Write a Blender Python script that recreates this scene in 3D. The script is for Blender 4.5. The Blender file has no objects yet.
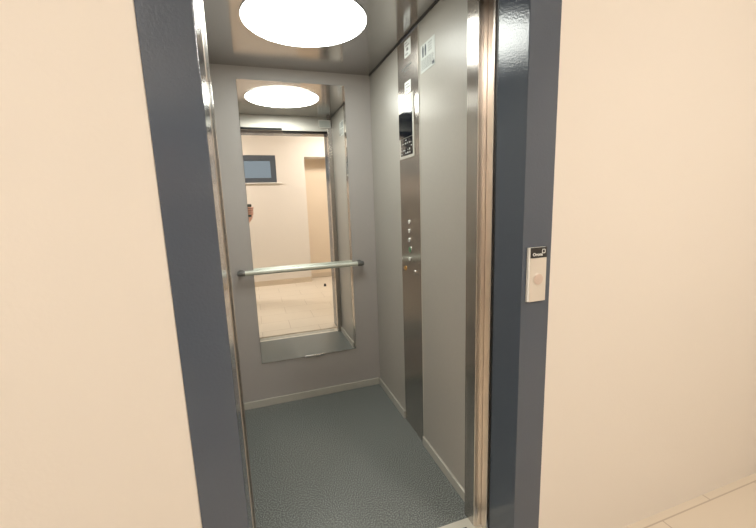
import bpy, bmesh, math, random
from mathutils import Vector, Matrix
random.seed(4)
S = bpy.context.scene
C = S.collection
PI = math.pi

# ------------------------------------------------------------------ camera
F_PX = 370.3
yaw, pitch, roll = (math.radians(a) for a in (18.381, 9.633, -1.965))
FWD = Vector((math.sin(yaw)*math.cos(pitch), math.cos(yaw)*math.cos(pitch), -math.sin(pitch)))
RT0 = Vector((math.cos(yaw), -math.sin(yaw), 0)); UP0 = RT0.cross(FWD)
RT = RT0*math.cos(roll) + UP0*math.sin(roll); UP = -RT0*math.sin(roll) + UP0*math.cos(roll)
EYE = Vector((0, 0, 1.343))
cd = bpy.data.cameras.new('camera'); cam = bpy.data.objects.new('camera', cd); C.objects.link(cam)
cd.sensor_fit = 'HORIZONTAL'; cd.sensor_width = 36; cd.lens = F_PX/756*36; cd.clip_start = .01
cam.matrix_world = Matrix(((RT.x, UP.x, -FWD.x, EYE.x), (RT.y, UP.y, -FWD.y, EYE.y), (RT.z, UP.z, -FWD.z, EYE.z), (0, 0, 0, 1)))
S.camera = cam

# ------------------------------------------------------------------ world, light levels, exposure
w = bpy.data.worlds.new('sky'); S.world = w; w.use_nodes = True
w.node_tree.nodes['Background'].inputs[0].default_value = (.62, .67, .71, 1)
w.node_tree.nodes['Background'].inputs[1].default_value = .55
S.view_settings.view_transform = 'Standard'; S.view_settings.look = 'None'
S.view_settings.gamma = 1; S.view_settings.use_curve_mapping = False
S.view_settings.exposure = 0.0
CAR_LAMP = 14.0
HALL_FILL = 76.0
CAR_COL = (.97, 1.0, .93)
HALL_COL = (1.0, .93, .85)

# ------------------------------------------------------------------ main measures
YB = 2.452      # face of the back wall
XR = .802       # right car wall
XL = -.200      # left car wall
H = 2.15        # car ceiling
YF = .927       # face of landing frame
YI = 1.22       # inner face of the car front
FRX, FLX = .777, -.0785   # landing frame reveals
OR, OL = .760, -.0780    # car opening
CLR = 2.02      # clear height
YW = -1.486     # far hall wall

# ------------------------------------------------------------------ helpers
def new_mat(name, col, rough=.5, metal=0, spec=.5):
    m = bpy.data.materials.new(name); m.use_nodes = True
    b = m.node_tree.nodes['Principled BSDF']
    b.inputs['Base Color'].default_value = (*col, 1); b.inputs['Roughness'].default_value = rough
    b.inputs['Metallic'].default_value = metal; b.inputs['Specular IOR Level'].default_value = spec
    return m
def nodes(m):
    n = m.node_tree.nodes; l = m.node_tree.links
    return n, l, n['Principled BSDF']
def coords(n, l, scale=(1, 1, 1)):
    g = n.new('ShaderNodeNewGeometry'); mp = n.new('ShaderNodeMapping')
    mp.inputs['Scale'].default_value = scale; l.new(g.outputs['Position'], mp.inputs[0]); return mp
def noise_bump(m, scale, strength, vec=(1, 1, 1), dist=.001, detail=2):
    n, l, b = nodes(m); mp = coords(n, l, vec); t = n.new('ShaderNodeTexNoise')
    t.inputs['Scale'].default_value = scale; t.inputs['Detail'].default_value = detail
    l.new(mp.outputs[0], t.inputs['Vector'])
    bp = n.new('ShaderNodeBump'); bp.inputs['Strength'].default_value = strength; bp.inputs['Distance'].default_value = dist
    l.new(t.outputs[0], bp.inputs['Height']); l.new(bp.outputs[0], b.inputs['Normal'])
    return t
def mottle(m, c1, c2, scale, vec=(1, 1, 1), lo=.35, hi=.65, detail=3):
    n, l, b = nodes(m); mp = coords(n, l, vec); t = n.new('ShaderNodeTexNoise')
    t.inputs['Scale'].default_value = scale; t.inputs['Detail'].default_value = detail
    l.new(mp.outputs[0], t.inputs['Vector'])
    r = n.new('ShaderNodeValToRGB'); r.color_ramp.elements[0].position = lo; r.color_ramp.elements[1].position = hi
    r.color_ramp.elements[0].color = (*c1, 1); r.color_ramp.elements[1].color = (*c2, 1)
    l.new(t.outputs[0], r.inputs[0]); l.new(r.outputs[0], b.inputs['Base Color'])
def steel(name, col, rough, aniso, axis, brush):
    """brushed sheet; brush is the direction of the grain as a stretch of the noise"""
    m = new_mat(name, col, rough, 1)
    n, l, b = nodes(m)
    b.inputs['Anisotropic'].default_value = aniso
    tv = n.new('ShaderNodeCombineXYZ')
    for i in range(3): tv.inputs[i].default_value = axis[i]
    l.new(tv.outputs[0], b.inputs['Tangent'])
    mottle(m, tuple(c*.97 for c in col), tuple(min(1, c*1.02) for c in col), 1.0, brush, .3, .7, 2)
    return m

M = {}
M['laminate_back'] = new_mat('laminate_back', (.44, .42, .405), .42); mottle(M['laminate_back'], (.435, .415, .402), (.455, .43, .415), 300, (1, 1, 1))  # same laminate as the side walls; tint of the mixed lighting put into colour
M['laminate'] = new_mat('laminate', (.43, .41, .37), .36); mottle(M['laminate'], (.42, .40, .365), (.44, .42, .38), 300, (1, 1, .3))
M['steel'] = steel('brushed_steel', (.56, .52, .485), .24, .85, (1, 1, 0), (260, 260, 3))
M['steel_header'] = steel('header_steel', (.56, .54, .49), .42, .7, (1, 0, 0), (3, 260, 260))
M['steel_bright'] = steel('door_edge_steel', (.86, .80, .74), .28, .8, (1, 1, 0), (260, 260, 3))
M['steel_ceiling'] = steel('ceiling_steel', (.54, .525, .515), .16, .6, (0, 1, 0), (220, 4, 220))
M['aluminium'] = new_mat('aluminium', (.60, .585, .53), .38, .25)
M['sill'] = new_mat('sill_aluminium', (.72, .70, .62), .4, .15)
M['rail'] = new_mat('rail_aluminium', (.68, .71, .63), .34, .35)
M['clip'] = new_mat('clip_plastic', (.40, .38, .36), .3)
M['chrome'] = new_mat('chrome', (.55, .55, .54), .18, 1)
M['dark_metal'] = new_mat('dark_metal', (.10, .10, .10), .35, .8)
M['cap'] = new_mat('cap_metal', (.22, .22, .215), .3, .7)
M['black'] = new_mat('black_rubber', (.006, .006, .007), .5)
M['glass_black'] = new_mat('black_glass', (.006, .008, .012), .06)
M['mirror'] = new_mat('mirror_silver', (.95, .945, .93), .003, 1)
M['mirror_edge'] = new_mat('mirror_edge', (.55, .66, .60), .2)
M['vinyl'] = new_mat('speckled_vinyl', (.08, .09, .09), .42)
n, l, b = nodes(M['vinyl'])
mp = coords(n, l); t = n.new('ShaderNodeTexNoise'); t.inputs['Scale'].default_value = 210; t.inputs['Detail'].default_value = 3
l.new(mp.outputs[0], t.inputs['Vector'])
r = n.new('ShaderNodeValToRGB'); cr = r.color_ramp
cr.elements[0].position = .40; cr.elements[0].color = (.055, .063, .063, 1)
cr.elements[1].position = .62; cr.elements[1].color = (.38, .405, .39, 1)
e = cr.elements.new(.52); e.color = (.165, .182, .176, 1)
l.new(t.outputs[0], r.inputs[0]); l.new(r.outputs[0], b.inputs['Base Color'])
M['frame'] = new_mat('slate_paint', (.074, .092, .122), .13, 0, .6)
noise_bump(M['frame'], 170, .6, dist=.0008)
M['plaster'] = new_mat('cream_plaster', (.74, .685, .615), .85); noise_bump(M['plaster'], 90, .15, dist=.002)
M['plaster_tan'] = new_mat('tan_plaster', (.74, .62, .48), .8)
M['hall_ceiling'] = new_mat('white_plaster', (.8, .78, .73), .9)
M['tile'] = new_mat('cream_tile', (.6, .5, .38), .3)
n, l, b = nodes(M['tile'])
mp = coords(n, l, (1, 1, 1)); br = n.new('ShaderNodeTexBrick')
br.inputs['Color1'].default_value = (.68, .60, .49, 1); br.inputs['Color2'].default_value = (.71, .63, .52, 1)
br.inputs['Mortar'].default_value = (.50, .42, .33, 1); br.inputs['Scale'].default_value = 1
br.inputs['Mortar Size'].default_value = .003; br.inputs['Brick Width'].default_value = .6; br.inputs['Row Height'].default_value = .3
l.new(mp.outputs[0], br.inputs['Vector']); l.new(br.outputs['Color'], b.inputs['Base Color'])
M['skirt'] = new_mat('tile_skirting', (.62, .52, .40), .4)
M['white'] = new_mat('white_plastic', (.80, .79, .75), .4)
M['paper'] = new_mat('white_sticker', (.80, .82, .80), .35)
M['film'] = new_mat('pale_film', (.60, .63, .60), .3)
M['ink'] = new_mat('dark_ink', (.04, .05, .07), .5)
M['ink_grey'] = new_mat('grey_ink', (.22, .22, .22), .5)
M['plate'] = new_mat('call_plate_steel', (.72, .67, .60), .38, .35)
M['call_button'] = new_mat('call_button', (.66, .55, .48), .35, .4)
M['plate_head'] = new_mat('plate_head', (.022, .021, .020), .3)
M['green'] = new_mat('green_button', (.10, .22, .12), .3)
M['amber'] = new_mat('amber_brass', (.55, .33, .12), .35, .6)
M['win_frame'] = new_mat('window_frame_grey', (.085, .10, .12), .35)
M['pane'] = new_mat('window_glass', (.8, .87, .9), .02)
n, l, b = nodes(M['pane']); b.inputs['Transmission Weight'].default_value = 1; b.inputs['IOR'].default_value = 1.1
def emit(name, col, s):
    m = bpy.data.materials.new(name); m.use_nodes = True; n = m.node_tree.nodes; n.clear()
    e = n.new('ShaderNodeEmission'); o = n.new('ShaderNodeOutputMaterial')
    e.inputs[0].default_value = (*col, 1); e.inputs[1].default_value = s
    m.node_tree.links.new(e.outputs[0], o.inputs[0]); return m
M['car_lamp'] = emit('car_lamp_diffuser', CAR_COL, CAR_LAMP)
M['hall_fill'] = emit('hall_fill_diffuser', HALL_COL, HALL_FILL)
M['skin'] = new_mat('skin', (.72, .43, .34), .5)
M['shirt'] = new_mat('shirt_cloth', (.52, .44, .36), .85)
M['trousers'] = new_mat('trouser_cloth', (.10, .11, .14), .85)
M['shoe'] = new_mat('shoe_leather', (.05, .04, .035), .5)
M['hair'] = new_mat('hair', (.05, .035, .025), .6)
M['phone'] = new_mat('phone_back', (.10, .12, .11), .25)

def bx(bm, x0, x1, y0, y1, z0, z1, bev=0, seg=2):
    r = bmesh.ops.create_cube(bm, size=1)
    vs = r['verts']
    for v in vs:
        v.co = Vector(((x0+x1)/2+v.co.x*(x1-x0), (y0+y1)/2+v.co.y*(y1-y0), (z0+z1)/2+v.co.z*(z1-z0)))
    if bev:
        es = list({e for v in vs for e in v.link_edges})
        bmesh.ops.bevel(bm, geom=es, offset=bev, segments=seg, affect='EDGES', profile=.5)
def cyl(bm, p0, p1, r, seg=32, r2=None):
    p0, p1 = Vector(p0), Vector(p1); d = p1-p0
    q = d.to_track_quat('Z', 'Y').to_matrix().to_4x4()
    bmesh.ops.create_cone(bm, cap_ends=True, segments=seg, radius1=r, radius2=r if r2 is None else r2, depth=d.length,
                          matrix=Matrix.Translation((p0+p1)/2) @ q)
def lathe(bm, prof, c, axis, seg=40):
    """prof: (radius, height) along axis from point c"""
    c = Vector(c); axis = Vector(axis).normalized(); q = axis.to_track_quat('Z', 'Y').to_matrix()
    rings = []
    for rr, h in prof:
        rings.append([bm.verts.new(c + q @ Vector((rr*math.cos(2*PI*i/seg), rr*math.sin(2*PI*i/seg), h))) for i in range(seg)])
    for a, b_ in zip(rings, rings[1:]):
        for i in range(seg): bm.faces.new((a[i], a[(i+1) % seg], b_[(i+1) % seg], b_[i]))
    bm.faces.new(rings[0][::-1]); bm.faces.new(rings[-1])
def prism(bm, prof, z0, z1):
    a = [bm.verts.new((x, y, z0)) for x, y in prof]; b_ = [bm.verts.new((x, y, z1)) for x, y in prof]; k = len(prof)
    for i in range(k): bm.faces.new((a[i], a[(i+1) % k], b_[(i+1) % k], b_[i]))
    bm.faces.new(a[::-1]); bm.faces.new(b_)
def obj(name, bm, mat, parent=None, smooth=False):
    bmesh.ops.recalc_face_normals(bm, faces=bm.faces[:])
    me = bpy.data.meshes.new(name); bm.to_mesh(me); bm.free()
    me.materials.append(mat)
    if smooth:
        for p in me.polygons: p.use_smooth = True
        me.set_sharp_from_angle(angle=math.radians(35))
    o = bpy.data.objects.new(name, me); C.objects.link(o)
    if parent:
        o.parent = parent; o.matrix_parent_inverse = Matrix.Translation(-parent.location)
    return o
def box(name, mat, x0, x1, y0, y1, z0, z1, parent=None, bev=0):
    bm = bmesh.new(); bx(bm, x0, x1, y0, y1, z0, z1, bev); return obj(name, bm, mat, parent)
def thing(name, label, cat, loc, group=None):
    o = bpy.data.objects.new(name, None); C.objects.link(o); o.location = loc; o.empty_display_size = .1
    o['label'] = label; o['category'] = cat
    if group: o['group'] = group
    return o
def tag(o, label, cat, group=None):
    o['label'] = label; o['category'] = cat
    if group: o['group'] = group
    return o
def struct(o): o['kind'] = 'structure'; return o
def sempty(name, loc):
    o = bpy.data.objects.new(name, None); C.objects.link(o); o.location = loc; return struct(o)
def text_mesh(name, s, size, mat, origin, rt, up, nrm, parent=None, extrude=.0004, bold=0):
    cu = bpy.data.curves.new(name, 'FONT'); cu.body = s; cu.size = size; cu.extrude = extrude; cu.offset = bold
    cu.resolution_u = 3
    o = bpy.data.objects.new(name, cu); C.objects.link(o); bpy.context.view_layer.update()
    me = bpy.data.meshes.new_from_object(o.evaluated_get(bpy.context.evaluated_depsgraph_get()))
    bpy.data.objects.remove(o)
    rt, up, nrm, origin = map(Vector, (rt, up, nrm, origin))
    for v in me.vertices: v.co = origin + rt*v.co.x + up*v.co.y + nrm*v.co.z
    me.name = name; me.materials.clear(); me.materials.append(mat)
    ob = bpy.data.objects.new(name, me); C.objects.link(ob)
    if parent: ob.parent = parent; ob.matrix_parent_inverse = Matrix.Translation(-parent.location)
    return ob

# ================================================================== THE SETTING
HX0, HX1, HZ = -1.9, 2.6, 2.6
# hall
bm = bmesh.new()
bx(bm, HX0, HX1, YW-.30, YF+.004, -.12, -.0)
struct(obj('floor_landing', bm, M['tile']))
struct(box('ceiling_landing', M['hall_ceiling'], HX0-.12, HX1+.12, YW-.42, YF+.124, HZ, HZ+.12))
bm = bmesh.new()
bx(bm, HX0, -.189, YF+.004, YF+.124, -.12, HZ); bx(bm, .888, HX1, YF+.004, YF+.124, -.12, HZ); bx(bm, -.189, .888, YF+.004, YF+.124, CLR+.12, HZ)
struct(obj('wall_landing', bm, M['plaster']))
struct(box('wall_hall_left', M['plaster'], HX0-.12, HX0, YW-.42, YF+.124, -.12, HZ))
struct(box('wall_hall_right', M['plaster'], HX1, HX1+.12, YW-.42, YF+.124, -.12, HZ))
# far wall, with the window hole and the alcove
wx0, wx1, wz0, wz1 = -1.05, .434, 1.70, 2.13
ax0, ax1, az = .895, 1.80, 2.105
bm = bmesh.new()
a, b_ = YW-.30, YW
bx(bm, HX0, wx0, a, b_, -.12, HZ); bx(bm, wx0, wx1, a, b_, -.12, wz0); bx(bm, wx0, wx1, a, b_, wz1, HZ)
bx(bm, wx1, ax0, a, b_, -.12, HZ); bx(bm, ax0, ax1, a, b_, az, HZ); bx(bm, ax1, HX1, a, b_, -.12, HZ)
struct(obj('wall_far', bm, M['plaster']))
struct(box('wall_alcove', M['plaster_tan'], HX0, HX1, a-.12, a, -.12, wz0-.1))
struct(box('wall_alcove_upper', M['plaster_tan'], wx1+.2, HX1, a-.12, a, wz0-.1, HZ))
bm = bmesh.new()
bx(bm, HX0, ax0-.001, YW+.0005, YW+.010, 0, .085, .002); bx(bm, ax1+.001, HX1, YW+.0005, YW+.010, 0, .085, .002)
struct(obj('baseboard_far', bm, M['skirt']))
bm = bmesh.new()
bx(bm, ax0+.001, ax1-.001, a+.0005, a+.010, 0, .085, .002)
struct(obj('baseboard_alcove', bm, M['skirt']))
# window
wd = sempty('window_1', ((wx0+wx1)/2, YW, wz0))
bm = bmesh.new(); f = .085; y0, y1 = YW-.07, YW-.002
bx(bm, wx0+.001, wx1-.001, y0, y1, wz0+.001, wz0+.075, .004); bx(bm, wx0+.001, wx1-.001, y0, y1, wz1-f, wz1-.001, .004)
bx(bm, wx0+.001, wx0+f, y0+.001, y1-.001, wz0+.05, wz1-f+.01, .004); bx(bm, wx1-f, wx1-.001, y0+.001, y1-.001, wz0+.05, wz1-f+.01, .004)
obj('window_frame', bm, M['win_frame'], wd)
box('pane', M['pane'], wx0+f-.01, wx1-f+.01, YW-.045, YW-.037, wz0+.05, wz1-f+.01, wd)
box('window_sill', M['white'], wx0-.05, wx1+.075, YW+.001, YW+.03, wz0-.016, wz0-.001, wd, .003)

# landing door: frame, panels, seal, sill
d1 = sempty('door_1', (.34, YF, 0))
Z1 = CLR
bm = bmesh.new()
bx(bm, -.188, FLX, YF, 1.066, 0, Z1+.11, .0025); obj('door_jamb', bm, M['frame'], d1)
bm = bmesh.new()
bx(bm, FRX, .887, YF, 1.068, 0, Z1+.11, .0025); obj('door_jamb', bm, M['frame'], d1)
bm = bmesh.new()
bx(bm, FLX+.0005, FRX-.0005, YF, 1.066, Z1, Z1+.11, .0025); obj('door_head', bm, M['frame'], d1)
# steel closing jamb and its black gap on the right
bm = bmesh.new()
bx(bm, .7935, .8035, 1.108, 1.1455, 0, CLR-.001, .001); obj('closing_jamb', bm, M['steel_bright'], d1)
bm = bmesh.new()
bx(bm, .8035, .824, 1.1005, 1.1165, 0, CLR-.001); obj('seal_and_gap_shade', bm, M['black'], d1)
box('seal_and_gap_shade', M['black'], .7784, .792, 1.0690, 1.0750, 0, CLR-.001, d1)
# leading edges of the opened landing panels (left)
def panel(x, y0, y1, x0, par, m='steel_bright'):
    bm = bmesh.new()
    bx(bm, x0, x-.0012, y0, y1, .012, CLR-.004)
    for k in (0, 1):                        # two raised lips along the edge, a groove between them
        yy = y0 if k == 0 else y1-(y1-y0)*.40
        bx(bm, x-.0012, x, yy, yy+(y1-y0)*.40, .012, CLR-.004)
    return obj('door_panel', bm, M[m], par)
panel(-.0778, 1.072, 1.092, -.62, d1); panel(-.0776, 1.100, 1.118, -.58, d1)
for x_, ya, yb in ((-.0772, 1.0925, 1.0995), (-.0770, 1.1185, 1.1435)):
    box('seal_and_gap_shade', M['black'], -.2, x_, ya, yb, .012, CLR-.004, d1)  # black strips put in to darken the gaps between panels, painted shade
# car door
d2 = sempty('door_2', (.34, 1.15, 0))
panel(-.0776, 1.144, 1.162, -.62, d2); panel(-.0774, 1.172, 1.190, -.58, d2)
box('seal_and_gap_shade', M['black'], -.2, -.0768, 1.1625, 1.1715, .012, CLR-.004, d2)  # black filler painting the shade between the two car panels

# black lintel gap over the door (car door gear and its cover)
bm = bmesh.new()
bx(bm, -.60, .79, 1.070, 1.198, CLR, CLR+.10); obj('door_gear_cover', bm, M['black'], d2)
bm = bmesh.new(); bx(bm, OL+.002, .33, YI+.0005, YI+.006, CLR-.001, CLR+.020, .001); obj('header_seal', bm, M['black'], d2)
bm = bmesh.new(); bx(bm, .34, .759, 1.184, 1.198, CLR-.016, CLR-.002, .002); obj('seal_and_gap_shade', bm, M['black'], d2)

# sills
bm = bmesh.new()
bx(bm, -.60, .80, 1.098, YI-.025, -.04, 0)
struct(obj('trim_1', bm, M['sill']))
bm = bmesh.new()
for k in range(2): bx(bm, -.6, .73, 1.119+.030*k, 1.127+.030*k, 0, .0012)
struct(obj('trim_9', bm, M['dark_metal']))
bm = bmesh.new()
bx(bm, -.60, .80, YF+.004, 1.068, -.04, 0)
struct(obj('trim_2', bm, M['tile']))
bm = bmesh.new(); bx(bm, -.6, .8, 1.068, 1.098, -.3, -.03); struct(obj('trim_3', bm, M['black']))

# the car
struct(box('floor_car', M['vinyl'], XL-.02, XR+.02, YI-.025, YB+.03, -.04, 0))
struct(box('wall_back', M['laminate_back'], XL-.02, XR+.02, YB+.006, YB+.03, 0, H))
bm = bmesh.new()
bx(bm, XR, XR+.02, YI, 1.704, 0, H); bx(bm, XR, XR+.02, 1.966, YB+.006, 0, H)
struct(obj('wall_right', bm, M['laminate']))
struct(box('wall_left', M['laminate'], XL-.02, XL, YI, YB+.006, 0, H))
bm = bmesh.new()
bx(bm, XL-.02, XR+.02, 1.05+.02, YB+.03, H, H+.03); struct(obj('ceiling', bm, M['steel_ceiling']))
# shaft side shell so that no outside light leaks into the door gap
bm = bmesh.new()
bx(bm, -.66, -.64, 1.068, YI+.02, -.3, H+.1); bx(bm, .83, .85, 1.068, YI+.02, -.3, H+.1); bx(bm, -.66, .85, 1.068, YB+.1, H+.1, H+.12)
bx(bm, -.64, -.189, 1.052, 1.068, -.3, H+.1); bx(bm, -.64, .83, 1.052, 1.068, CLR+.11, H+.1)
struct(obj('wall_shaft', bm, M['ink_grey']))
# car front: returns and header in steel
bm = bmesh.new()
bx(bm, OR, XR-.0005, 1.208, YI, 0, H-.0005, .001); bx(bm, OR+.0005, OR+.010, 1.151, 1.208, 0, H-.001)
struct(obj('trim_4', bm, M['steel']))
bm = bmesh.new()   # front closing strip with a shallow fold
prism(bm, [(OR+.0008, 1.1505), (OR+.0025, 1.1480), (OR+.0165, 1.1472), (OR+.0174, 1.1484), (OR+.0183, 1.1472), (OR+.041, 1.1472), (OR+.041, 1.1509), (OR+.0008, 1.1509)], 0, H-.05)
struct(obj('trim_5', bm, M['steel_bright']))
bm = bmesh.new()
bx(bm, -.62, OL, 1.200, YI, 0, H-.0005, .001)
struct(obj('trim_6', bm, M['steel']))
bm = bmesh.new()
bx(bm, OL+.0005, OR-.0005, 1.200, YI, CLR, H-.0005, .001)
struct(obj('trim_7', bm, M['steel_header']))
# baseboards
bh = .049
bm = bmesh.new(); bx(bm, XL+.012, XR-.012, YB-.006, YB+.0055, 0, bh, .0015)
struct(obj('baseboard_back', bm, M['aluminium']))
bm = bmesh.new(); bx(bm, XR-.011, XR-.0005, YI+.001, 1.702, 0, bh, .0015); bx(bm, XR-.011, XR-.0005, 1.968, YB-.007, 0, bh, .0015)
struct(obj('baseboard_right', bm, M['aluminium']))
bm = bmesh.new(); bx(bm, XL+.0005, XL+.011, YI+.001, YB-.007, 0, bh, .0015)
struct(obj('baseboard_left', bm, M['aluminium']))
# thin dark shadow joint profile between walls and ceiling
bm = bmesh.new()
bx(bm, XR-.006, XR-.0005, YI+.001, YB-.001, H-.006, H-.0005); bx(bm, XL+.0005, XL+.006, YI+.001, YB-.001, H-.006, H-.0005)
struct(obj('trim_8', bm, M['dark_metal']))

# ================================================================== THINGS
# ceiling lamp of the car
LX, LY, LR = .2990, 1.816, .2745
t = thing('ceiling_lamp', 'large round white glowing lamp set in the steel car ceiling', 'lamp', (LX, LY, H))
bm = bmesh.new(); lathe(bm, [(LR, 0.0005), (LR, .003), (LR-.004, .0065), (LR*.6, .0085), (.02, .009)], (LX, LY, H-.0005), (0, 0, -1), 96)
obj('diffuser', bm, M['car_lamp'], t, True)
bm = bmesh.new()
k = 96
for i in range(k):
    a0, a1 = 2*PI*i/k, 2*PI*(i+1)/k
    vs = []
    for aa in (a0, a1):
        for rr, zz in ((LR+.0005, H-.0004), (LR+.004, H-.0004), (LR+.004, H-.003), (LR+.0005, H-.0035)):
            vs.append(bm.verts.new((LX+rr*math.cos(aa), LY+rr*math.sin(aa), zz)))
    for j in range(4): bm.faces.new((vs[j], vs[(j+1) % 4], vs[4+(j+1) % 4], vs[4+j]))
bmesh.ops.remove_doubles(bm, verts=bm.verts[:], dist=1e-6)
obj('rim', bm, M['chrome'], t, True)

# unseen hall ceiling lamps, added to light the landing
hall_group = 'added lamps on the landing ceiling'
def hall_fill(x, y, label):
    t = thing('ceiling_lamp', label, 'lamp', (x, y, HZ))
    bm = bmesh.new(); lathe(bm, [(.20, 0.0005), (.20, .05), (.185, .062), (.1, .068), (.02, .07)], (x, y, HZ), (0, 0, -1), 48)
    obj('diffuser', bm, M['hall_fill'], t, True)
    bm = bmesh.new(); lathe(bm, [(.215, .0005), (.215, .02), (.2005, .022)], (x, y, HZ), (0, 0, -1), 48)
    obj('base_ring', bm, M['white'], t, True)
hall_fill(1.45, -.70, 'added round warm lamp, unseen, on the landing ceiling, to the right of the lift door')
hall_fill(-1.0, -.70, 'added round warm lamp, unseen, on the landing ceiling, to the left of the lift door')

# mirror
mx0, mx1, mz0, mz1 = -.0213, .628, .3047, 2.0762
t = thing('wall_mirror', 'tall frameless mirror on the grey back wall of the lift', 'mirror', ((mx0+mx1)/2, YB, mz0))
bm = bmesh.new(); bx(bm, mx0, mx1, YB, YB+.0055, mz0, mz1)
o = obj('mirror_glass', bm, M['mirror'], t); o.data.materials.append(M['mirror_edge'])
for p in o.data.polygons:
    if abs(p.normal.y) < .5: p.material_index = 1
def clip(x0, x1, z0, z1):
    bm = bmesh.new()
    bx(bm, x0, x1, YB-.003, YB+.0055, z0, z1, .001)
    return bm
bm = clip(.242, .350, mz1-.004, mz1+.008); obj('mirror_clip', bm, M['clip'], t)
bm = clip(.262, .395, mz0-.009, mz0+.004); obj('mirror_clip', bm, M['chrome'], t)

# handrail
ry, rz = YB-.036, .926
t = thing('handrail', 'pale metal handrail across the back wall in front of the mirror', 'handrail', (.295, YB, rz))
bm = bmesh.new(); cyl(bm, (-.072, ry, rz), (.655, ry, rz), .0160, 32); obj('rail_tube', bm, M['rail'], t, True)
for s, xa, xb in ((-1, -.072, -.118), (1, .655, .701)):
    bm = bmesh.new()
    lathe(bm, [(.0165, 0), (.017, .004), (.0165, .036), (.012, .045), (.004, .047)], (xa, ry, rz), (s, 0, 0), 32)
    lathe(bm, [(.0162, .0), (.0162, .004)], (xa, ry, rz), (s, 0, 0), 32)
    o = obj('end_cap', bm, M['cap'], t, True)
    bm = bmesh.new(); xm = xa+s*.022
    cyl(bm, (xm, ry+.008, rz), (xm, YB+.0055, rz), .009, 24); lathe(bm, [(.020, 0), (.020, .004), (.017, .006)], (xm, YB+.0055, rz), (0, -1, 0), 32)
    obj('bracket', bm, M['cap'], t, True)

# car operating panel -------------------------------------------------
cy0, cy1 = 1.7055, 1.9645
xf = XR-.0015      # its face
t = thing('control_panel', 'full-height brushed steel control column with display and buttons, right wall', 'control panel', (XR, (cy0+cy1)/2, 0))
box('face_plate', M['steel'], xf, XR+.02, cy0, cy1, .001, H-.011, t, .0008)
box('edge_strip', M['aluminium'], xf-.0015, XR+.0, cy0-.0035, cy0-.0005, .001, H-.011, t)
o = None
# display
disp = box('display_frame', M['aluminium'], xf-.004, xf-.0002, 1.762, 1.952, 1.560, 1.868, t, .0015)
sc = box('screen', M['glass_black'], xf-.006, xf-.0041, 1.778, 1.950, 1.665, 1.795, disp)
lw = box('pictogram_panel', M['glass_black'], xf-.0055, xf-.0041, 1.778, 1.932, 1.575, 1.662, disp)
up = box('upper_glare', M['plate'], xf-.0055, xf-.0041, 1.778, 1.950, 1.798, 1.862, disp)  # pale plate paints in the lamp's reflection above the screen
sc.parent = disp; 
random.seed(7)
for i in range(6):
    for j in range(5):
        if random.random() < .6:
            y = 1.925-.025*i-.012*random.random(); z = 1.583+.0165*j; ww = .004+.012*random.random()
            bm = bmesh.new(); bx(bm, xf-.0061, xf-.0056, y-ww, y, z, z+.004+.006*random.random()); obj('pictogram', bm, M['film'], disp)
# buttons
def button(y, z, r, mat, label=None, rm='chrome'):
    bm = bmesh.new()
    lathe(bm, [(r*1.35, 0), (r*1.35, .0016), (r*1.22, .0026), (r*1.02, .0028)], (xf, y, z), (-1, 0, 0), 32)
    rg = obj('button_ring', bm, M[rm], t, True)
    bm = bmesh.new()
    lathe(bm, [(r, .0028), (r, .0045), (r*.85, .0055), (r*.3, .0059)], (xf, y, z), (-1, 0, 0), 32)
    b = obj('button', bm, M[mat], rg, True)
    if label: b['label'] = label
    return rg
for z, m_ in ((1.226, 'white'), (1.178, 'white'), (1.129, 'white'), (1.025, 'white')):
    button(1.847, z, .0105, m_)
button(1.842, 1.076, .015, 'green', 'green ringed button')
for k, z in enumerate((1.226, 1.178, 1.129)):
    text_mesh('button_numeral', '210'[k], .014, M['ink'], (xf-.006, 1.851, z-.005), (0, -1, 0), (0, 0, 1), (-1, 0, 0), t)
def lock(y, z, mat, label):
    bm = bmesh.new()
    lathe(bm, [(.0135, 0), (.0135, .003), (.0115, .0045), (.004, .0045)], (xf, y, z), (-1, 0, 0), 28)
    bx(bm, xf-.0055, xf-.004, y-.0015, y+.0015, z-.007, z+.007)
    o = obj('key_switch', bm, M[mat], t, True); o['label'] = label
lock(1.912, .964, 'amber', 'brass coloured key switch'); lock(1.789, .960, 'chrome', 'silver key switch')
# engraved line of writing
bm = bmesh.new()
for i in range(9):
    y = 1.905-.0135*i; z = 2.006-.0035*abs(i-4)*.2
    bx(bm, xf-.0006, xf+.0002, y-.009, y, z-.004, z+.004)
for i in range(5):
    y = 1.875-.0135*i
    bx(bm, xf-.0006, xf+.0002, y-.009, y, 1.985, 1.991)
obj('engraving', bm, M['ink_grey'], t)

# stickers and notice
def sticker(y0, y1, z0, z1, label, mark):
    t = thing('sticker', label, 'sticker', (XR, (y0+y1)/2, z0))
    box('sheet', M['paper'], xf-.0012, xf-.0002, y0, y1, z0, z1, t)
    bm = bmesh.new()
    for (a0, a1, b0, b1) in mark:
        bx(bm, xf-.0015, xf-.0013, y1-(y1-y0)*a1, y1-(y1-y0)*a0, z1-(z1-z0)*b1, z1-(z1-z0)*b0)
    obj('print', bm, M['ink_grey'], t)
sticker(1.79, 1.868, 2.048, 2.125, 'small white sticker near the top of the steel control column, topmost one',
        [(.1, .5, .12, .18), (.2, .8, .3, .36), (.35, .65, .48, .66), (.15, .6, .8, .86)])
sticker(1.797, 1.873, 1.876, 1.934, 'small white sticker on the control column just above the display',
        [(.12, .7, .2, .27), (.2, .85, .45, .52), (.15, .5, .7, .78)])
y0, y1, z0, z1 = 1.540, 1.680, 1.918, 2.036
t = thing('notice', 'pale notice with pictograms and small print beside the control column', 'notice', (XR, (y0+y1)/2, z0))
box('sheet', M['film'], XR-.0014, XR-.0004, y0, y1, z0, z1, t)
bm = bmesh.new()
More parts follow.
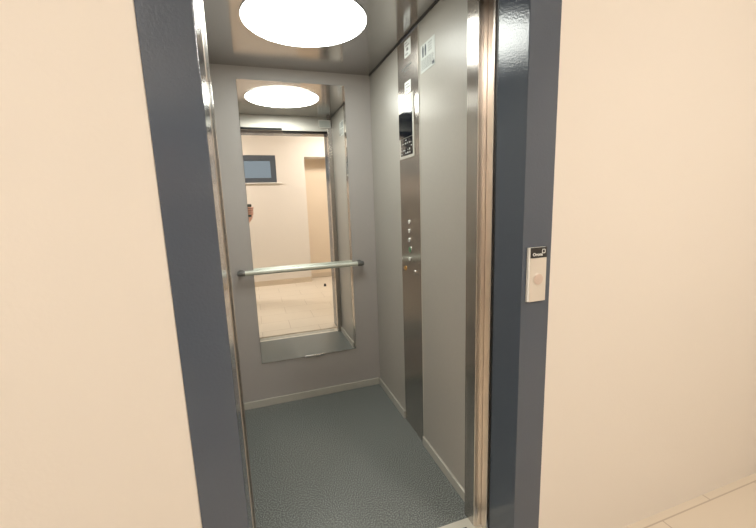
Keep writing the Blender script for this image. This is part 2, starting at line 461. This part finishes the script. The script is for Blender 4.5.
def nb(a0, a1, b0, b1): bx(bm, XR-.0019, XR-.0015, y1-(y1-y0)*a1, y1-(y1-y0)*a0, z1-(z1-z0)*b1, z1-(z1-z0)*b0)
for a in (.12, .30):   # two standing figures
    bm = bmesh.new(); nb(a+.02, a+.09, .06, .14); nb(a, a+.11, .135, .305); nb(a+.01, a+.05, .30, .46); nb(a+.065, a+.105, .30, .46); obj('pictogram', bm, M['ink'], t)
bm = bmesh.new(); nb(.82, .97, .84, .95); obj('emblem', bm, M['ink'], t)
bm = bmesh.new(); random.seed(3)
for r_ in range(7):
    x = .06
    while x < .9:
        wv = .04+.12*random.random()
        if r_ < 6 or x < .7: nb(x, min(.94, x+wv), .55+.055*r_, .575+.055*r_)
        x += wv+.04
for r_ in range(4): nb(.55, .75+.04*random.random()*3, .10+.09*r_, .125+.09*r_)
obj('small_print', bm, M['ink_grey'], t)

# small plate on the inside of the header (seen in the mirror)
t = thing('emergency_light', 'small pale rectangular emergency light on the door header inside the car, right end', 'light', (.735, YI, 2.04))
box('housing', M['white'], .672, .790, YI+.0005, YI+.012, 2.048, 2.122, t, .002)
box('lens', M['film'], .680, .782, YI+.0125, YI+.014, 2.056, 2.114, t)

# landing call plate -------------------------------------------------
px0, px1, pz0, pz1 = .7925, .8590, 1.015, 1.186
t = thing('call_plate', 'pale landing call button plate on the slate door frame, black heading on top', 'call button', ((px0+px1)/2, YF, pz0))
box('back_plate', M['white'], px0, px1, YF-.010, YF-.0003, pz0, pz1, t, .0015)
box('face_plate', M['plate'], px0+.0055, px1, YF-.012, YF-.0101, pz0, pz1-.0330, t, .0005)
hd = box('heading', M['plate_head'], px0+.0055, px1, YF-.012, YF-.0101, pz1-.0325, pz1, t, .0005)
text_mesh('lettering', 'Orona', .0138, M['paper'], (px0+.0130, YF-.0121, pz1-.0262), (1, 0, 0), (0, 0, 1), (0, -1, 0), hd, bold=.0003)
bm = bmesh.new()   # small rounded square ring
cx_, cz_ = px0+.0540, pz1-.0125
def ringpts(hw, rr):
    pts = []
    for qx, qz, a0 in ((1, 1, 0), (-1, 1, 90), (-1, -1, 180), (1, -1, 270)):
        for s in range(4):
            an = math.radians(a0+30*s)
            pts.append((cx_+qx*(hw-rr)+rr*math.cos(an), cz_+qz*(hw-rr)*1.15+rr*math.sin(an)))
    return pts
A, B = ringpts(.0062, .003), ringpts(.0044, .002)
fr = [[bm.verts.new((x, y, z)) for x, z in P] for P in (A, B) for y in (YF-.0128, YF-.0121)]
kk = len(A)
for i in range(kk):
    j = (i+1) % kk
    for u, v in ((0, 2), (0, 1), (2, 3), (1, 3)): bm.faces.new((fr[u][i], fr[u][j], fr[v][j], fr[v][i]))
obj('emblem', bm, M['paper'], hd)
bc = ((px0+px1)/2+.003, YF-.0121, 1.086)
bm = bmesh.new(); lathe(bm, [(.0195, 0), (.0195, .0012), (.0183, .0018), (.0170, .0012)], bc, (0, -1, 0), 40); rg = obj('button_ring', bm, M['plate'], t, True)
bm = bmesh.new(); lathe(bm, [(.0168, .0012), (.0168, .0028), (.0145, .0036), (.004, .0036)], bc, (0, -1, 0), 40); obj('button', bm, M['call_button'], rg, True)

# door stop on the hall floor
t = thing('door_stop', 'small black door stop on the cream tiled landing floor', 'door stop', (1.035, -1.0, 0))
bm = bmesh.new(); lathe(bm, [(.022, 0), (.022, .006), (.017, .012), (.017, .034), (.013, .040)], (1.035, -1.0, 0), (0, 0, 1), 28); obj('rubber_post', bm, M['black'], t, True)
bm = bmesh.new(); lathe(bm, [(.0235, .0), (.0235, .003)], (1.035, -1.0, 0), (0, 0, 1), 28); obj('base', bm, M['dark_metal'], t, True)

# ================================================================== phone and the person who holds it
# the phone is upright in the hand, its lens at the place of the viewpoint
def P(u, v, w_): return EYE + RT*u + UP*v - FWD*w_      # right, up, behind the lens
ph = thing('phone', 'dark phone held up in a hand, mirrored at the left edge of the mirror', 'phone', P(-.03, -.06, .015))
def obox(bm, u0, u1, v0, v1, w0, w1, bev=0):
    nb0 = len(bm.verts); tmp = bmesh.new(); bx(tmp, u0, u1, v0, v1, w0, w1, bev, 3)
    for v in tmp.verts: v.co = P(*v.co)
    me = bpy.data.meshes.new('tmp'); tmp.to_mesh(me); tmp.free(); bm.from_mesh(me); bpy.data.meshes.remove(me)
bm = bmesh.new(); obox(bm, -.070, .006, -.145, .014, .006, .0145, .003); obj('phone_case', bm, M['phone'], ph, True)
bm = bmesh.new(); obox(bm, -.068, .004, -.142, .011, .0147, .0152); obj('screen', bm, M['glass_black'], ph)
bm = bmesh.new()
for dv in (-.004, -.024):
    lathe(bm, [(.0065, 0), (.0065, .0008), (.005, .0012)], P(-.001, dv, .0058), FWD, 24)
obj('lens', bm, M['glass_black'], ph, True)

def skin_mesh(name, verts, edges, radii, mat, parent=None, sub=2, root=0):
    me = bpy.data.meshes.new(name); me.from_pydata([tuple(v) for v in verts], edges, []); me.materials.append(mat)
    o = bpy.data.objects.new(name, me); C.objects.link(o)
    m = o.modifiers.new('skin', 'SKIN'); m.use_smooth_shade = True; m.branch_smoothing = .5
    for i, r_ in enumerate(radii):
        sv = me.skin_vertices[0].data[i]; sv.radius = r_ if isinstance(r_, tuple) else (r_, r_); sv.use_root = (i in (root if isinstance(root, (list, tuple)) else [root]))
    s = o.modifiers.new('sub', 'SUBSURF'); s.levels = s.render_levels = sub
    bpy.context.view_layer.update()
    ev = bpy.data.meshes.new_from_object(o.evaluated_get(bpy.context.evaluated_depsgraph_get()))
    bpy.data.objects.remove(o)
    ev.name = name
    if not ev.materials: ev.materials.append(mat)
    for p in ev.polygons: p.use_smooth = True
    ob = bpy.data.objects.new(name, ev); C.objects.link(ob)
    if parent: ob.parent = parent; ob.matrix_parent_inverse = Matrix.Translation(-parent.location)
    return ob

BX, BY = -.40, -.44     # where the body stands
per = thing('person', 'person on the landing holding up a phone, only a hand shows in the mirror', 'person', (BX, BY, 0))
palm = P(.012, -.105, .046); wrist = P(.010, -.170, .056)
elbow = Vector((-.155, -.27, 1.06)); sh_r = Vector((BX+.165, BY, 1.40)); sh_l = Vector((BX-.175, BY, 1.40))
V_ = [(BX, BY, .96), (BX, BY+.01, 1.12), (BX, BY+.01, 1.28), (BX, BY, 1.40), (BX, BY, 1.49), (BX, BY+.03, 1.56),       # 0-5 pelvis..neck
      sh_r, elbow, wrist, palm,                                                                                       # 6-9
      sh_l, (BX-.22, BY+.0, 1.11), (BX-.22, BY+.09, .88), (BX-.22, BY+.12, .80), (BX-.22, BY+.13, .72),                    # 10-14
      (BX+.09, BY, .90), (BX+.10, BY+.02, .50), (BX+.10, BY-.01, .10), (BX+.10, BY+.06, .045), (BX+.11, BY+.15, .035),  # 15-19
      (BX-.09, BY, .90), (BX-.10, BY+.02, .50), (BX-.10, BY-.01, .10), (BX-.10, BY+.06, .045), (BX-.11, BY+.15, .035)]  # 20-24
E_ = [(0, 1), (1, 2), (2, 3), (3, 4), (4, 5), (3, 6), (6, 7), (7, 8), (8, 9), (3, 10), (10, 11), (11, 12), (12, 13), (13, 14),
      (0, 15), (15, 16), (16, 17), (17, 18), (18, 19), (0, 20), (20, 21), (21, 22), (22, 23), (23, 24)]
R_ = [(.15, .11), (.13, .10), (.15, .11), (.11, .09), .055, .055,
      .058, .042, .029, (.027, .024), .058, .042, .028, (.034, .018), (.028, .014),
      .082, .056, .038, .036, .026, .082, .056, .038, .036, .026]
body = skin_mesh('body', V_, E_, R_, M['skin'], per)
def join_into(dst, o):
    bm = bmesh.new(); bm.from_mesh(dst.data)
    tmp = o.data; bm.from_mesh(tmp); bm.to_mesh(dst.data); bm.free(); bpy.data.objects.remove(o)
    for p in dst.data.polygons: p.use_smooth = True
# right hand fingers: across the back of the phone from its right edge; thumb on the screen side
def chain(pts, rad):
    o = skin_mesh('finger', pts, [(i, i+1) for i in range(len(pts)-1)], rad, M['skin'], None, 1)
    join_into(body, o)
for i, (v0, ln) in enumerate(((-.032, .95), (-.058, 1.0), (-.084, .97), (-.109, .82))):
    chain([P(.012, v0*.55-.045, .038), P(.026, v0-.002, .030), P(.026, v0+.002, .006), P(.027-.040*ln, v0+.004, -.008), P(.027-.080*ln, v0+.005, -.007)], [.013, .0125, .0125, .0115, .0095])
chain([P(-.004, -.118, .050), P(.014, -.092, .040), P(.008, -.066, .030), P(-.010, -.046, .0265)], [.013, .0125, .011, .0085])
# left hand fingers, hanging
lw_ = Vector((BX-.22, BY+.125, .74))
for k in range(4):
    dy = -.027+.018*k; ln = (.85, 1, .95, .75)[k]
    chain([lw_+Vector((0, dy, .03)), lw_+Vector((.0, dy*1.1, -.03)), lw_+Vector((.006, dy*1.12, -.03-.04*ln)), lw_+Vector((.020, dy*1.1, -.03-.062*ln)), lw_+Vector((.032, dy*1.05, -.03-.076*ln))], [.011, .010, .009, .0085, .007])
chain([lw_+Vector((.0, .02, .05)), lw_+Vector((.012, .045, .02)), lw_+Vector((.020, .055, -.012)), lw_+Vector((.024, .056, -.036))], [.012, .012, .010, .008])
# head, part of the body mesh
hb = bmesh.new(); bmesh.ops.create_icosphere(hb, subdivisions=4, radius=1)
hc = Vector((BX+.01, BY+.035, 1.655)); rot = Matrix.Rotation(math.radians(-18), 3, 'Z') @ Matrix.Rotation(math.radians(-14), 3, 'X')
for v in hb.verts:
    c = v.co.copy(); x, y, z = c
    jaw = max(0, -z); x *= 1-.28*jaw; y = y*(1-.10*jaw)+.10*jaw*(1 if y > 0 else 0)
    nose = math.exp(-((x/.13)**2+((z+.12)/.17)**2)) if y > 0 else 0
    brow = math.exp(-((z-.18)/.10)**2)*.05 if y > .5 else 0
    eye = sum(math.exp(-(((x-s*.36)/.15)**2+((z-.03)/.11)**2)) for s in (-1, 1)) if y > 0 else 0
    mouth = math.exp(-((x/.25)**2+((z+.48)/.05)**2)) if y > 0 else 0
    y += .20*nose+brow-.09*eye-.05*mouth
    ear = sum(math.exp(-(((y+.02)/.14)**2+((z+.05)/.2)**2)) for s in (1,)) if abs(v.co.x) > .8 else 0
    x += (.16*ear)*(1 if x > 0 else -1)
    v.co = hc + rot @ Vector((x*.076, y*.096, z*.118))
hm = bpy.data.meshes.new('head'); hb.to_mesh(hm); hb.free(); ho = bpy.data.objects.new('head', hm); C.objects.link(ho)
join_into(body, ho)
for s in (-1, 1):
    bm = bmesh.new(); bmesh.ops.create_uvsphere(bm, u_segments=16, v_segments=12, radius=.011, matrix=Matrix.Translation(hc+rot @ Vector((s*.028, .082, .004))))
    obj('eye', bm, M['white'], per, True)
bm = bmesh.new(); bmesh.ops.create_icosphere(bm, subdivisions=4, radius=1)
for v in bm.verts:
    x, y, z = v.co
    k_ = 1.06+.01*math.sin(14*x+5*z)
    if y > .1 and z < .55: k_ = .86
    if z < -.35: k_ = .84
    v.co = hc + rot @ Vector((x*.080*k_, y*.100*k_-.004, z*.118*k_+.006))
obj('hair', bm, M['hair'], per, True)
# clothes
skin_mesh('shirt', [V_[0], V_[1], V_[2], V_[3], (BX, BY, 1.445), sh_r, elbow, elbow.lerp(wrist, .80), sh_l, V_[11], Vector(V_[11]).lerp(Vector(V_[12]), .85), (BX, BY, .90)],
          [(0, 1), (1, 2), (2, 3), (3, 4), (3, 5), (5, 6), (6, 7), (3, 8), (8, 9), (9, 10), (0, 11)],
          [(.168, .128), (.150, .118), (.166, .126), (.125, .103), (.066, .062), .070, .053, .038, .070, .053, .040, (.172, .130)], M['shirt'], per)
skin_mesh('trousers', [(BX, BY, .95), (BX, BY, .90), V_[15], V_[16], (BX+.10, BY-.01, .09), V_[20], V_[21], (BX-.10, BY-.01, .09)],
          [(0, 1), (0, 2), (2, 3), (3, 4), (0, 5), (5, 6), (6, 7)],
          [(.158, .120), (.12, .10), .096, .070, .056, .096, .070, .056], M['trousers'], per)
for s in (-1, 1):
    skin_mesh('shoe', [(BX+s*.10, BY-.045, .046), (BX+s*.10, BY+.04, .046), (BX+s*.105, BY+.12, .040), (BX+s*.112, BY+.185, .034)], [(0, 1), (1, 2), (2, 3)],
              [(.040, .045), (.042, .045), (.044, .038), (.034, .030)], M['shoe'], per)
